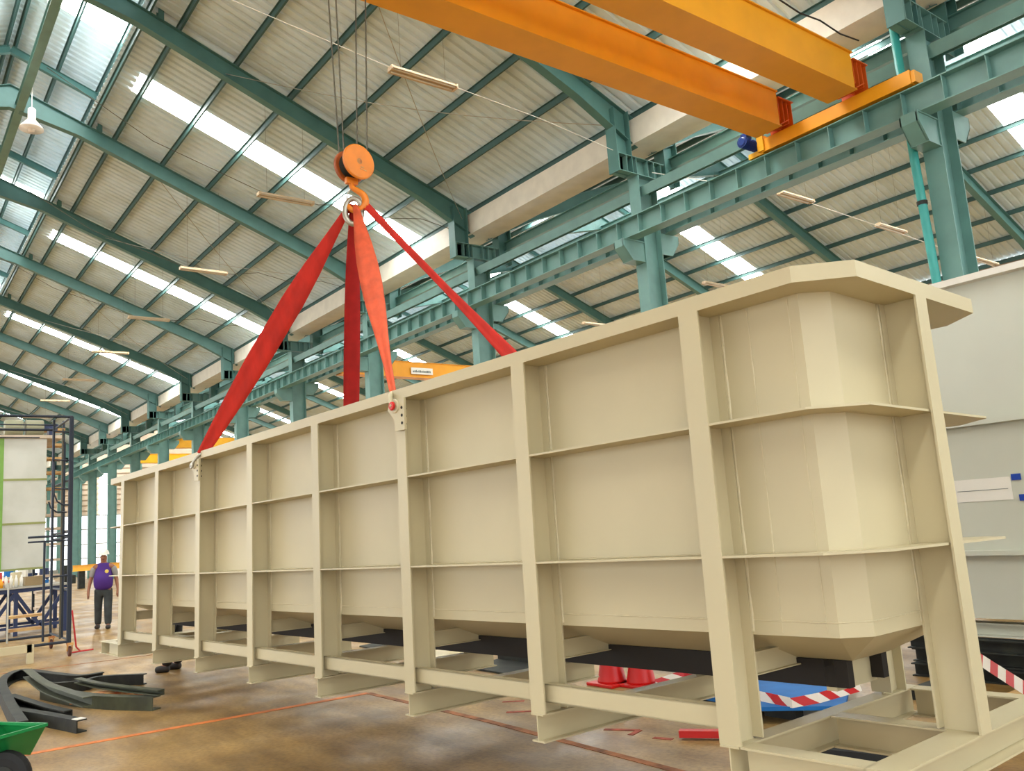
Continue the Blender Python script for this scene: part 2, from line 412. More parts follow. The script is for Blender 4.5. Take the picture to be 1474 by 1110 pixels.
# ------------------------------------------------------------------ walls
def cladding(name, a0, a1, b, z0, z1, along='a'):
    q = MB(); n = round((z1-z0)/.47)
    for i in range(n):
        za = z0+(z1-z0)*i/n; zb = z0+(z1-z0)*(i+1)/n; zm = zb-.1
        if along == 'a':
            q.add([P(a0, b, za), P(a1, b, za), P(a1, b, zm), P(a0, b, zm), P(a0, b+.08, zm), P(a1, b+.08, zm), P(a1, b, zb), P(a0, b, zb)], [(0, 1, 2, 3), (3, 2, 5, 4), (4, 5, 6, 7)])
        else:
            q.add([P(b, a0, za), P(b, a1, za), P(b+.08, a1, zm), P(b+.08, a0, zm), P(b, a0, zb), P(b, a1, zb)], [(0, 1, 2, 3), (3, 2, 5, 4)])
    return q
q = cladding('wall_left', AMIN, 17.5, 2*RB-EB-.05, 4.6, 9.9); q2 = cladding('wall_left', 17.5, AMAX, 2*RB-EB-.05, 8.0, 9.9); q.add(q2.v, q2.f); wl = q.build('wall_left', clad); wl['kind'] = 'structure'  # unseen wall, open below; far part cut higher to let in more daylight
wr = cladding('wall_right', AMIN, AMAX, 33.0, 5.0, 9.9).build('wall_right', clad); wr['kind'] = 'structure'
wf = thing('wall_far', None, None, P(AMAX, 12.5, 0), kind='structure')
q = cladding('x', -7.5, 16.75, AMAX, 5.0, 9.7, 'b'); q.build('cladding', clad, wf)
q = cladding('x', 17.6, 33.0, AMAX, 5.0, 9.7, 'b'); q.build('cladding', clad, wf)
q = MB(); q.abox(AMAX-.03, AMAX-.01, 16.75, 17.6, 5.0, 9.3); q.build('translucent_strip', skym, wf)
for b0, b1 in ((-7.5, 12.5), (13, 33)):
    q = MB(); bm_ = (b0+b1)/2; q.plate([P(AMAX, b0, 9.7), P(AMAX, b1, 9.7), P(AMAX, bm_, 13.5)], (-.02, 0, 0)); q.build('gable_sheet', clad, wf)
for b in [-7.4+2.5*i for i in range(17)]:
    q = MB(); q.ibeam(P(AMAX-.2, b, 0), P(AMAX-.2, b, 9.7), .25, .2, .012, .01, upv=(0, 1, 0)); q.build('wall_post', green, wf)
for z in (1.3, 2.5, 3.8, 5.0):
    q = MB(); q.bar(P(AMAX-.05, -7.4, z), P(AMAX-.05, 33, z), .06, .1); q.build('wall_rail', steel, wf)
for z in (3.5, 6.5):
    for k in range(K0, K1+1):
        if z == 3.5: q = MB(); q.ibeam(P(AC(k), 33-.2, 0), P(AC(k), 33-.2, 9.5), .3, .25, .014, .01, upv=(0, 1, 0)); q.build('wall_post', green, wr)

# ------------------------------------------------------------------ bridge crane over the tank
cr = thing('bridge_crane', 'large orange double girder overhead crane with end carriage and blue drive motor', 'crane', P(7, 2.5, 7.56))
def girder(a0, a1, z0, z1, b0, b1, parent, m=orange, tip=True):
    q = MB(); q.abox(a0, a1, b0, b1, z0, z0+.018); q.abox(a0, a1, b0, b1, z1-.02, z1)
    q.abox(a0+.035, a0+.045, b0, b1, z0+.018, z1-.02); q.abox(a1-.045, a1-.035, b0, b1, z0+.018, z1-.02)
    g = q.build('girder', m, parent); return g
ZG = 7.72
for a0, a1 in ((6.05, 6.55), (7.38, 7.88)):
    g = girder(a0, a1, ZG, ZG+.62, -6.6, 11.55, cr)
    q = MB()                                # stepped, ribbed girder end sitting on the carriage
    for s in (0, .15, .3, .45): q.abox(a0+.03, a1-.03, 11.56+s*.8, 11.56+s*.8+.014, ZG+.12, ZG+.5)
    q.abox(a0, a1, 11.55, 11.95, ZG+.5, ZG+.52); q.abox(a0+.24, a0+.254, 11.55, 11.93, ZG+.12, ZG+.5); q.plate([P(a0, 11.5, ZG), P(a1, 11.5, ZG), P(a1, 11.78, ZG+.16), P(a0, 11.78, ZG+.16)], (0, 0, .014))
    q.build('end_bracket', mat('crane_red_orange', (214, 92, 20), .5), cr)
    MB().abox(a0+.2, a0+.26, -6.6, 11.5, ZG+.62, ZG+.68).build('trolley_rail', dark, cr)
q = MB(); q.abox(5.40, 8.0, 11.84, 12.12, 7.585, 7.80); q.abox(5.34, 5.40, 11.86, 12.1, 7.6, 7.78)
q.build('end_carriage', orange, cr)
q = MB()
for a in (5.6, 7.8): q = MB(); q.lathe(P(a, 11.93, 7.66), [(.05, 0), (.07, .01), (.07, .12), (.05, .13)], 16, (0, 1, 0)); q.build('wheel', dark, cr)
q = MB(); q.abox(8.0, 8.3, 11.87, 12.1, 7.57, 7.66); q.abox(7.94, 8.06, 11.8, 12.14, 7.6, 7.86); q.build('drive_mount', yellow, cr)
q = MB(); q.lathe(P(8.15, 11.50, 7.76), [(.06, 0), (.085, .02), (.085, .34), (.1, .36), (.1, .42), (.05, .43)], 14, (0, 1, 0))
for i in range(10): q.lathe(P(8.15, 11.52+.03*i, 7.76), [(.1, 0), (.1, .008)], 14, (0, 1, 0))
q.abox(8.09, 8.21, 11.58, 11.72, 7.84, 7.92); q.build('drive_motor', motor, cr)
q = MB(); q.abox(6.2, 7.75, 3.1, 4.2, 8.40, 8.5); q.abox(6.3, 7.6, 3.15, 3.3, 8.5, 8.8); q.lathe(P(7.0, 3.3, 8.75), [(.22, 0), (.22, .75)], 18, (0, 1, 0)); q.abox(6.1, 6.35, 3.2, 4.1, 8.32, 8.42); q.abox(7.5, 7.8, 3.2, 4.1, 8.32, 8.42)
q.build('trolley', oranged, cr)
q = MB(); pts = [P(5.9, 9.5+.5*i, 8.42-.05*(i % 2)) for i in range(5)]; q.tube(pts, .012, 5); q.build('festoon_cable', black, cr)
# far-side carriage
q = MB(); q.abox(5.12, 7.95, -6.9, -6.6, 7.585, 7.79); q.build('end_carriage', orange, cr)

# hook block, hanging from the wire ropes
hc = P(7.05, 3.70, 5.29)
hb = thing('hook_block', 'round orange hook block with hook, hanging on wire ropes over the tank', 'hook', hc)
vd = Vector((0, 0, CZ))-hc; vd.z = 0; vd.normalize()
ax = (Matrix.Rotation(math.radians(34), 3, 'Z') @ vd)
if True:
    for off, nm, mm, rr in ((.035, 'cover_plate', oranged, .178), (-.135, 'cover_plate', mat('rust_orange_cover', (176, 86, 26), .5, var=.15, scale=8), .17)):
        q = MB(); c = hc+ax*off; q.lathe(c, [(rr*.93, -.018), (rr, -.008), (rr, .01), (rr*.93, .018)], 36, ax); q.build(nm, mm, hb, smooth=False)
    q = MB(); q.lathe(hc-ax*.05, [(.13, -.06), (.10, -.03), (.13, 0), (.10, .03), (.13, .06)], 28, ax); q.build('sheave', dark, hb)
    q = MB(); q.lathe(hc+ax*.05, [(.022, 0), (.03, .006), (.012, .012)], 14, ax); q.build('axle_nut', rust, hb)
    sv = Vector((0, 0, 1)).cross(ax).normalized(); q = MB(); q.bar(hc+ax*.056+sv*-.0-Vector((0, 0, .075)), hc+ax*.056+sv*.08-Vector((0, 0, .085)), .002, .008); q.bar(hc+ax*.056+sv*.01-Vector((0, 0, .055)), hc+ax*.056+sv*.05-Vector((0, 0, .058)), .002, .012); q.build('worn_print', rust, hb)
    r2 = Vector((math.cos(YAW), -math.sin(YAW), 0))      # in-plane direction of the hook
    def hp(x, z): return hc-ax*.05+r2*x+Vector((0, 0, z))
    q = MB(); q.bar(hp(-.03, -.14), hp(-.03, -.2), .12, .05); q.build('crosshead', oranged, hb)
    hpts, hr = smooth_path([hp(-.03, -.17), hp(-.025, -.23), hp(.03, -.275), hp(.085, -.325), hp(.1, -.395), hp(.065, -.455), hp(.0, -.475), hp(-.06, -.44), hp(-.08, -.375)], [.026, .026, .03, .034, .036, .036, .033, .026, .01]); q = MB(); q.tube(hpts, hr, 12)
    q.build('hook', oranged, hb, smooth=True)
    q = MB(); q.tube([hp(-.085, -.385), hp(-.075, -.3), hp(-.04, -.25)], .008, 6); q.build('safety_latch', steel, hb)
tops = [(7.3, 3.36), (7.3, 3.48), (6.78, 3.78), (6.78, 3.92)]; bots = [(-.15, .0), (-.105, -.02), (.04, .02), (.15, .0)]
for (ta, tb), (dx, dd) in zip([(7.05, 3.42), (7.05, 3.53), (7.05, 3.82), (7.05, 3.93)], [(-.135, .05), (-.09, .0), (.035, 0), (.135, 0)]):
    q = MB(); q.tube([P(ta, tb, 8.45), hc-ax*.05+r2*dx+Vector((0, 0, .03))], .0075, 6); q.build('wire_rope', rope, hb)

# ------------------------------------------------------------------ THE TANK (local frame in metres before KS)
KS = .8929
D = Matrix(((0.99790005, -0.06393412, -0.01038859), (0.06414072, 0.99772099, 0.02094732), (0.00902567, -0.02156967, 0.99972661)))
C0 = Vector((8.95571001, -2.58557188, 0.74425841))*1.4
origin = Vector((0, 0, CZ)) - D @ (C0*KS)
tank = thing('process_tank', 'long cream painted steel tank in a ribbed frame, hanging from four slings', 'tank', origin, rot=D, local=True)
def TW(x, y, z): return origin + D @ (Vector((x, y, z))*KS)
class TB(MB):
    def build(s, name, m, parent=None, smooth=False, bevel=0):
        s.v = [v*KS for v in s.v]; return MB.build(s, name, m, parent, smooth, bevel)
X0, XR = .055, 10.709
def xc(n): return 1.4*n+X0
WD = 1.756
shell = [(-.41, .2), (10.39, .2), (10.5, .32), (10.5, WD-.32), (10.39, WD-.2), (-.41, WD-.2), (-.52, WD-.32), (-.52, .32)]
inner = [(-.405, .21), (10.385, .21), (10.49, .325), (10.49, WD-.325), (10.385, WD-.21), (-.405, WD-.21), (-.51, WD-.325), (-.51, .325)]
rimo = [(-.5, 0), (10.48, 0), (10.709, .195), (10.709, WD-.195), (10.48, WD), (-.5, WD), (-.73, WD-.195), (-.73, .195)]
TB().ring(shell, inner, .505, 2.262).build('shell', cream, tank)
TB().ring(rimo, shell, 2.185, 2.268).build('rim', cream, tank)
# hopper bottom: slopes to a flat floor, the corner chamfers closing to points
zb = .33; br_ = [(-.2, .67), (10.18, .67), (10.18, WD-.67), (-.2, WD-.67)]
q = TB(); vs = [(x, y, .505) for x, y in shell]+[(x, y, zb) for x, y in br_]
q.add(vs, [(0, 1, 9, 8), (1, 2, 9), (2, 3, 10, 9), (3, 4, 10), (4, 5, 11, 10), (5, 6, 11), (6, 7, 8, 11), (7, 0, 8), (8, 9, 10, 11)])
q.build('hopper_bottom', cream, tank)
for y in (.66, WD-.72): TB().box(-.2, 10.15, y, y+.06, .19, zb-.002).build('keel_beam', mat('keel_shade_black', (32, 26, 20), .8), tank)  # deep shade under the hopper is put into the near-black beam colour
TB().box(10.02, 10.08, .66, WD-.66, .17, zb-.002).build('keel_beam', cream, tank)
def post(x, y0, y1, axis='y', z1=2.185):
    q = TB(); hw = .0625
    if axis == 'y':
        s = 1 if y1 > y0 else -1
        q.box(x-hw, x+hw, y0, y0+s*.012, 0, z1); q.box(x-.005, x+.005, y0+s*.012, y1-s*.012, 0, z1); q.box(x-hw, x+hw, y1-s*.012, y1, .01, z1)
    else:
        s = 1 if y1 > y0 else -1          # here x = y-position, y0/y1 = x extents
        q.box(y0, y0+s*.012, x-hw, x+hw, 0, z1); q.box(y0+s*.012, y1-s*.012, x-.005, x+.005, 0, z1); q.box(y1-s*.012, y1, x-hw, x+hw, .01, z1)
    return q.build('frame_post', cream, tank)
for n in range(8): post(xc(n), 0, .2); post(xc(n), WD, WD-.2)
post(WD/2, XR, 10.5, 'x'); post(WD/2, -.73, -.52, 'x')
def weld(x0, y0, z0, x1, y1, z1, r=.006):
    d = Vector((x1-x0, y1-y0, z1-z0)); L = d.length; n = max(2, int(L/.09)); q = TB()
    pts = [(x0+d.x*i/n, y0+d.y*i/n+random.uniform(-.002, .002), z0+d.z*i/n) for i in range(n+1)]
    q.tube(pts, [r*random.uniform(.5, 1.3) for _ in pts], 6); q.build('weld_bead', creamd, tank)
for n in range(8):
    x = xc(n)+.0625
    if n < 7 or True: weld(x+.006, .198, .52, x+.006, .198, 2.18, .008)
for x in (10.09, 10.33): weld(x, .199, .52, x, .199, 2.18, .004)
for y in (.5, ): weld(10.502, WD/2-.0625-.01, .52, 10.502, WD/2-.0625-.01, 2.18, .007)
weld(-.4, .199, .575, 10.39, .199, .575, .004); weld(10.39, .199, .575, 10.5, .32, .575, .004); weld(10.502, .32, .575, 10.502, 1.43, .575, .004)
# stiffener plates between the posts
for z in (1.575, .902):
    for n in range(7):
        for y0, y1 in ((.004, .2), (WD-.004, WD-.2)):
            TB().box(xc(n)+.006, xc(n+1)-.006, y0, y1, z-.006, z+.006).build('stiffener', cream, tank)
        weld(xc(n)+.1, .197, z+.01, xc(n+1)-.07, .197, z+.01, .005)
    for sgn in (0, 1):
        for xe in (0, 1):
            xm = lambda x: x if xe else 9.91-x-.0+.07      # mirror for the far end
            o = [(xc(7)+.006, .004), (10.47, .004), (10.69, .2), (10.69, WD/2-.006), (10.5, WD/2-.006), (10.5, .32), (10.39, .2), (xc(7)+.006, .2)]
            if not xe: o = [(9.98-x, y) for x, y in o]
            if sgn: o = [(x, WD-y) for x, y in o]
            vs = [(x, y, z-.006) for x, y in o]+[(x, y, z+.006) for x, y in o]
            q = TB(); q.add(vs, [(0, 1, 6, 7), (1, 2, 5, 6), (2, 3, 4, 5), (8, 15, 14, 9), (9, 14, 13, 10), (10, 13, 12, 11)]+[(i, (i+1) % 8, 8+(i+1) % 8, 8+i) for i in range(8)])
            q.build('stiffener', cream, tank)
# lower frame: transverse beams under the hopper, rails, base beams
for n in range(8):
    q = TB(); q.box(xc(n)-.03, xc(n)+.03, .2, WD-.2, .295, .30); q.box(xc(n)-.004, xc(n)+.004, .2, WD-.2, .30, .405); q.box(xc(n)-.03, xc(n)+.03, .2, .62, .402, .41); q.box(xc(n)-.03, xc(n)+.03, WD-.62, WD-.2, .402, .41)
    q.build('cross_beam', cream, tank)
    q = TB(); q.ibeam((xc(n), -.01, -.0825), (xc(n), 1.93, -.0825), .165, .11, .01, .008); q.build('base_beam', cream, tank)
for n in range(7):
    for y, s in ((.05, 1), (WD-.05, -1)):
        q = TB(); x0, x1 = xc(n)+.006, xc(n+1)-.006
        q.box(x0, x1, y, y+s*.008, .06, .168); q.box(x0, x1, y, y+s*.06, .16, .168); q.box(x0, x1, y, y+s*.06, .06, .068); q.build('base_rail', cream, tank)
for y in (.055, .905, 1.86):
    q = TB(); q.ibeam((xc(7)+.06, y, -.0825), (10.55, y, -.0825), .165, .12, .01, .008); q.build('base_beam', cream, tank)
    q = TB(); q.ibeam((-.55, y, -.0825), (xc(0)-.06, y, -.0825), .165, .12, .01, .008); q.build('base_beam', cream, tank)
q = TB(); q.ibeam((10.62, -.005, -.0825), (10.62, 2.0, -.0825), .165, .165, .01, .008); q.build('base_beam', cream, tank)
q = TB(); q.ibeam((-.72, -.005, -.0825), (-.72, 2.0, -.0825), .165, .3, .01, .008); q.build('base_beam', cream, tank)
# bolted lifting lugs
lug = [(-.17, 2.11), (-.13, 2.195), (.0, 2.175), (.06, 2.18), (.06, 1.93), (-.07, 1.935), (-.075, 2.02), (-.14, 2.08)]
def lugs(n, near=True):
    x = xc(n)+.05; y = -.035 if near else WD+.015
    q = TB(); q.plate([(x+u, y, z) for u, z in lug], (0, .02, 0)); L = q.build('lifting_lug', cream, tank); 
    q = TB(); q.lathe((x-.06, y-.012, 2.128), [(.05, 0), (.055, .005), (.055, .012)], 20, (0, 1, 0)); q.build('lug_boss', creamd, L)
    for z in (2.105, 2.045, 1.985):
        q = TB(); q.lathe((x+.03, y-.004, z), [(.012, 0), (.012, .006)], 10, (0, 1, 0)); q.build('bolt_hole', black, L)
        q = TB(); q.lathe((xc(n)+.045, .012, z), [(.009, 0), (.009, .014)], 8, (0, 1, 0)); q.build('bolt', black, L)
for n in (2, 5): lugs(n); lugs(n, False)

# ------------------------------------------------------------------ shackles and slings
hookpt = hp(.0, -.43)
def shackle(c, d, lab, pinm):
    """bow shackle: c pin centre, d direction up the sling"""
    t = thing('bow_shackle', lab, 'shackle', c); d = d.normalized()
    sv = Vector((0, 0, 1)).cross(D @ Vector((0, 1, 0))).normalized()*-1
    nrm = D @ Vector((0, 1, 0)); 
    q = MB(); pts = []
    for i in range(13):
        th = math.pi*(i/12); r = .03+.012*math.sin(th)
        pts.append(c+d*(.02+.13*math.sin(th))+nrm*(-r*math.cos(th)))
    q.tube([c+nrm*-.03-d*.01]+pts+[c+nrm*.03-d*.01], .017, 8); q.build('bow', cream if pinm is conem else steel, t, smooth=True)
    q = MB(); q.lathe(c-nrm*.042, [(.026, 0), (.031, .005), (.031, .016), (.014, .018), (.014, .09)], 14, nrm); q.build('pin', pinm, t)
    return c+d*.14
def belt(name, p, q_, widths, m, lab, grp, face, sag=0, fold=0):
    """flat webbing sling from p to q_, widths sampled along it, face = normal hint"""
    p = Vector(p); q_ = Vector(q_); d = (q_-p).normalized(); mb = MB(); n = 24; vs = []; face = Vector(face)
    N = 5; rows = []
    for i in range(n+1):
        t = i/n; f = t*(len(widths)-1); j = min(int(f), len(widths)-2); wd = widths[j]*(1-f+j)+widths[j+1]*(f-j)
        sd = d.cross(face).normalized(); nn = sd.cross(d).normalized()
        tw = math.radians(fold)*(t-.3); R_ = Matrix.Rotation(tw, 3, d); sd = R_ @ sd; nn = R_ @ nn
        c = p.lerp(q_, t)
        row = []
        for k in range(N):
            u = (k/(N-1)-.5)
            row.append(c+sd*(u*wd)+nn*(.010*math.cos(u*9+t*3)*(1+1.5*(.2-min(wd, .2)))))
        rows.append(row)
    for r in rows: vs += r+[v-d.cross(Vector((0,0,1))).cross(d).normalized()*0-(sd.cross(d).normalized()*.012) for v in r]
    fs = []; M = 2*N
    for i in range(n):
        for k in range(N-1):
            a = i*M+k; fs += [(a, a+1, a+1+M, a+M), (a+N, a+M+N, a+M+N+1, a+N+1)]
        fs += [(i*M, i*M+M, i*M+M+N, i*M+N), (i*M+N-1, i*M+2*N-1, i*M+M+2*N-1, i*M+M+N-1)]
    mb.add(vs, fs); o = own(name, mb, m, lab, 'sling', grp, smooth=True); return o
campos = Vector((0, 0, CZ))
G = 'lifting slings under the hook'
c1 = TW(xc(2)-.02, -.03, 2.11); c2 = TW(xc(5)-.01, -.03, 2.128)
e1 = shackle(c1, hookpt-c1, 'steel bow shackle at the foot of the long left red sling', steel)
e2 = shackle(c2, (hookpt-c2), 'cream bow shackle with red pin at the foot of the orange sling', conem)
mid = (hookpt+e1)/2
belt('lifting_sling', hookpt+Vector((0, 0, .02))-r2*.05, e1, [.05, .11, .18, .22, .22, .22, .19, .15, .1], sling, 'long bright red webbing sling slanting down to the left shackle', G, campos-mid, fold=10)
belt('lifting_sling', hookpt+Vector((0, 0, .02)), e2, [.05, .10, .15, .18, .18, .15, .10, .06, .045], slingl, 'pale orange webbing sling running down to the red pinned shackle', G, campos-(hookpt+e2)/2, fold=25)
c3 = TW(xc(2)+.36, WD+.03, 2.3); c4 = TW(xc(5)-.27, WD+.03, 2.45)
belt('lifting_sling', hookpt+Vector((0, 0, .02))-r2*.02, c3, [.07, .13, .16, .17, .17, .17], slingd, 'dark red shaded webbing sling going down behind the tank rim', G, (campos-(hookpt+c3)/2)+Vector((-1, 0, 0)))
belt('lifting_sling', hookpt+Vector((0, 0, .02))+r2*.09, c4, [.09, .08, .08, .08, .1, .13, .14], sling, 'thin red webbing sling slanting right to the far side of the rim', G, Vector((0, 0, 1))+(campos-(hookpt+c4)/2)*.2, fold=30)
MB_c = thing('ring_link', 'grey steel ring link gathering the sling tops on the hook', 'link', hookpt-Vector((0, 0, .12)))
q = MB(); n = 18
pts = [hookpt+Vector((0, 0, .0))+ax*(.0)+r2*(.085*math.cos(2*math.pi*i/n)-.02)+Vector((0, 0, .13*math.sin(2*math.pi*i/n)-.05)) for i in range(n+1)]
q.tube(pts, .028, 10).build('ring', steel, MB_c, smooth=True)

# ------------------------------------------------------------------ lamps
def batten(a, b0, b1, z, lab, zr):
    t = thing('fluorescent_batten', lab, 'lamp', P(a, (b0+b1)/2, z), group='hanging fluorescent battens')
    q = MB(); q.abox(a-.05, a+.05, b0, b1, z, z+.05); q.plate([P(a-.11, b0, z-.03), P(a-.05, b0, z+.02), P(a-.05, b1, z+.02), P(a-.11, b1, z-.03)], (0, 0, .006)); q.plate([P(a+.11, b0, z-.03), P(a+.05, b0, z+.02), P(a+.05, b1, z+.02), P(a+.11, b1, z-.03)], (0, 0, .006)); q.build('housing', tubem, t)
    for s in (-.055, .055): q = MB(); q.tube([P(a+s, b0+.04, z-.02), P(a+s, b1-.04, z-.02)], .016, 8); q.build('tube', white, t)
    for s in (b0, b1): q = MB(); q.abox(a-.08, a+.08, s-.015, s+.015, z-.04, z+.04); q.build('end_cap', tubem, t)
    for b in (b0+.2, b1-.2): q = MB(); q.tube([P(a, b, z+.05), P(a, b, zr)], .0025, 4); q.build('hanger_wire', rope, t)
nm = ['nearest, between the crane ropes and the girder', 'left of the hook block', 'above the long left sling', 'fourth from the right', 'fifth from the right', 'sixth from the right', 'seventh from the right', 'farthest visible']
for i, a in enumerate([11.5, 17.6, 23.6, 29.5, 35.2, 41.4, 47.4, 53.4]):
    batten(a, 6.75, 8.05, 9.4, 'hanging beige fluorescent batten, '+nm[i], EZ+SL*(EB-7.4))
for i, (a, b0, b1) in enumerate([(11.15, 17.0, 18.3), (11.3, 21.6, 23.0), (11.6, 27.6, 29.4), (17.3, 21.5, 22.9), (23.1, 21.4, 22.7)]):
    batten(a, b0, b1, 9.0, 'fluorescent batten under the neighbouring roof, '+['just below the crane runway', 'left of the turquoise downpipe', 'right of the nearest column', 'above the long rim of the tank', 'above the middle of the rim'][i], min(EZ+SL*(b0-13), EZ+SL*(33-b1)))
q = MB(); q.tube([P(11.5, 1.0, 10.6), P(11.5, 4.0, 9.75), P(11.5, 6.75, 9.42), P(11.5, 8.05, 9.42), P(11.5, 10.0, 9.3), P(11.45, 12.2, 9.0)], .006, 5)
own('lamp_cable', q, white, 'thin white cable strung to the nearest batten lamp', 'cable')
q = MB(); q.tube([P(11.15, 12.6, 8.6), P(11.2, 17, 9.03), P(11.3, 22, 8.95), P(11.6, 28, 8.95), P(11.7, 32.5, 8.8)], .01, 5)
own('lamp_cable', q, white, 'white cable strung across below the neighbouring roof', 'cable')
for i, (a, z) in enumerate(((17.6, 9.45), (23.6, 9.45), (29.5, 9.45))):
    q = MB(); q.tube([P(a+.0, 2.5, z+1.8), P(a, 4.5, z+.7), P(a, 6.8, z+.02)]+[P(a, 8.0+x, z+.02-.1*math.sin(x*4)) for x in (.2, 1, 2, 3)]+[P(a, 12.2, z-.1)], .008, 5)
    own('lamp_cable', q, rope, 'dark sagging cable to the batten lamp '+['left of the hook block', 'above the long left sling', 'third from the crane'][i], 'cable')
t = thing('high_bay_lamp', 'white glass high bay lamp hanging under the ridge at the upper left', 'lamp', P(22.0, 2.82, 11.9))
q = MB(); q.lathe(P(22, 2.82, 11.92), [(.27, 0), (.25, .06), (.17, .16), (.1, .24), (.09, .26)], 24); q.build('dome', glass, t, smooth=True)
q = MB(); q.lathe(P(22, 2.82, 12.16), [(.09, 0), (.09, .28), (.05, .32)], 14); q.build('ballast_housing', white, t)
q = MB(); q.lathe(P(22.0, 2.82, 11.86), [(.07, 0), (.09, .08), (.04, .16)], 12); q.build('bulb', glass, t, smooth=True)
q = MB(); q.tube([P(22, 2.82, 12.48), P(22, 2.82, 13.0)], .012, 6); q.build('rod', steel, t)

# downpipe at the nearest column
q = MB(); q.tube([P(5.76, 12.55, 9.25), P(5.76, 12.4, 9.0), P(5.72, 12.25, 8.8), P(5.71, 12.25, 6.6), P(5.66, 12.25, 4.6), P(5.6, 12.25, 0.0)], .065, 14)
dp = own('downpipe', q, teal, 'turquoise plastic downpipe beside the nearest green column', 'pipe', smooth=True)
for z, aa in ((5.9, 5.695), (4.0, 5.655), (2.0, 5.625)): q = MB(); q.lathe(P(aa, 12.25, z), [(.075, 0), (.075, .06)], 14); q.build('pipe_clamp', dark, dp)

# ------------------------------------------------------------------ cranes of the neighbouring bay
def ncrane(a, m, lab, label_plate=False, z=7.86, wd=.45):
    t = thing('bridge_crane', lab, 'crane', P(a, 23, z))
    girder(a-.25, a+.2, z-.48, z+.12, 13.3, 32.7, t, m)
    q = MB(); q.abox(a-1.3, a+1.5, 12.98, 13.26, z+.0, z+.22); q.build('end_carriage', m, t)
    q = MB(); q.abox(a-.5, a+.5, 13.6, 14.7, z+.12, z+.2); q.abox(a-.4, a+.1, 13.7, 14.5, z+.2, z+.5); q.build('trolley', oranged, t)
    q = MB(); q.lathe(P(a+.25, 13.8, z+.45), [(.2, 0), (.22, .05), (.22, .7), (.2, .75)], 16, (0, 1, 0)); q.build('hoist_drum', mat('hoist_cream', (206, 200, 160), .5), t)
    if label_plate:
        q = MB(); q.abox(a-.285, a-.275, 16.15, 17.1, 7.50, 7.75); s = q.build('sign_plate', paperm, t)
        q = MB(); x = 16.22
        while x < 17.0:
            w_ = random.uniform(.03, .07); q.abox(a-.292, a-.286, x, x+w_, 7.57, 7.57+random.uniform(.05, .09)); x += w_+.015
        q.build('faded_lettering', ink, s)
    return t
ncrane(27.4, orange, 'orange bridge crane with a white sign, seen between the slings', True, z=7.86)
ncrane(51, yellow, 'yellow bridge crane far off, above the left part of the rim', z=7.86)
ncrane(60, yellow, 'farther yellow bridge crane above the far left end of the rim', z=7.86)

# ------------------------------------------------------------------ second tank on the right, its stand and clutter
t2 = thing('pale_tank', 'pale grey green flat sided tank at the right edge behind the cream tank', 'tank', P(2.2, 8.6, .55))
B2 = 8.0
q = MB(); q.abox(-1.6, 4.6, B2, B2+1.6, .57, 3.62); q.build('shell', pale, t2)
for z in (2.31, 1.155): q = MB(); q.abox(-1.6, 4.6, B2-.07, B2, z, z+.012); q.abox(-1.6, 4.6, B2-.07, B2-.062, z-.03, z); q.build('stiffener', pale, t2)
q = MB(); q.abox(-1.6, 4.6, B2-.1, B2+.02, 3.58, 3.64); q.build('rim', white, t2)
q = MB(); q.abox(2.72, 2.80, B2-.09, B2, .6, 3.7); q.abox(2.58, 2.66, B2-.09, B2, .6, 3.66); q.build('flange_channel', mat('stained_white', (216, 212, 192), .5, scale=4, col2=(170, 140, 90)), t2)
q = MB(); q.plate([P(2.86, B2-.1, 3.6), P(2.7, B2-.1, 3.6), P(2.7, B2-.1, 3.78), P(2.8, B2-.1, 3.78)], (0, .03, 0)); q.bar(P(2.75, B2-.05, 3.75), P(2.2, B2-.05, 3.85), .05, .06); q.build('lifting_eye', rust, t2)
ps = thing('paper_sheet', 'white paper sheet fixed with two blue tapes on the pale tank', 'paper', P(3.5, B2-.006, 1.55))
q = MB(); q.abox(3.33, 3.85, B2-.006, B2-.002, 1.60, 1.80); q.build('sheet', paperm, ps)
q = MB(); q.abox(3.36, 3.8, B2-.009, B2-.007, 1.695, 1.70); q.build('printed_line', ink, ps)
for a0, z0 in ((3.29, 1.765), (3.25, 1.585)): q = MB(); q.abox(a0-.05, a0+.03, B2-.012, B2-.009, z0, z0+.055); q.build('tape_piece', bluetape, ps)
G2 = 'dark beams stacked under the pale tank'
for i, (z, dy, m_) in enumerate([(.0, 0, dark), (.13, .05, dark), (.26, -.02, dark), (.40, .03, pale)]):
    q = MB(); q.ibeam(P(-1.5, B2+.1+dy, z+.06), P(4.5, B2+.1+dy, z+.06), .12, .14, .012, .01)
    own('support_beam', q, m_, ['dark steel beam lying on the floor under the pale tank', 'dark steel beam, second layer up under the pale tank', 'dark steel beam, third layer up under the pale tank', 'pale steel beam carrying the pale tank'][i], 'beam', G2)
for i, a in enumerate((3.9, 3.2, 2.5, 1.8)):
    q = MB(); q.abox(a, a+.12, B2-.9, B2+1.4, 0, .1); own('sleeper', q, wood if i % 2 else dark, ['dark timber sleeper, left end of the row under the pale tank', 'light timber sleeper, second from the left under the pale tank', 'dark timber sleeper, third from the left under the pale tank', 'light timber sleeper, right end of the row under the pale tank'][i], 'timber', 'sleepers under the pale tank')

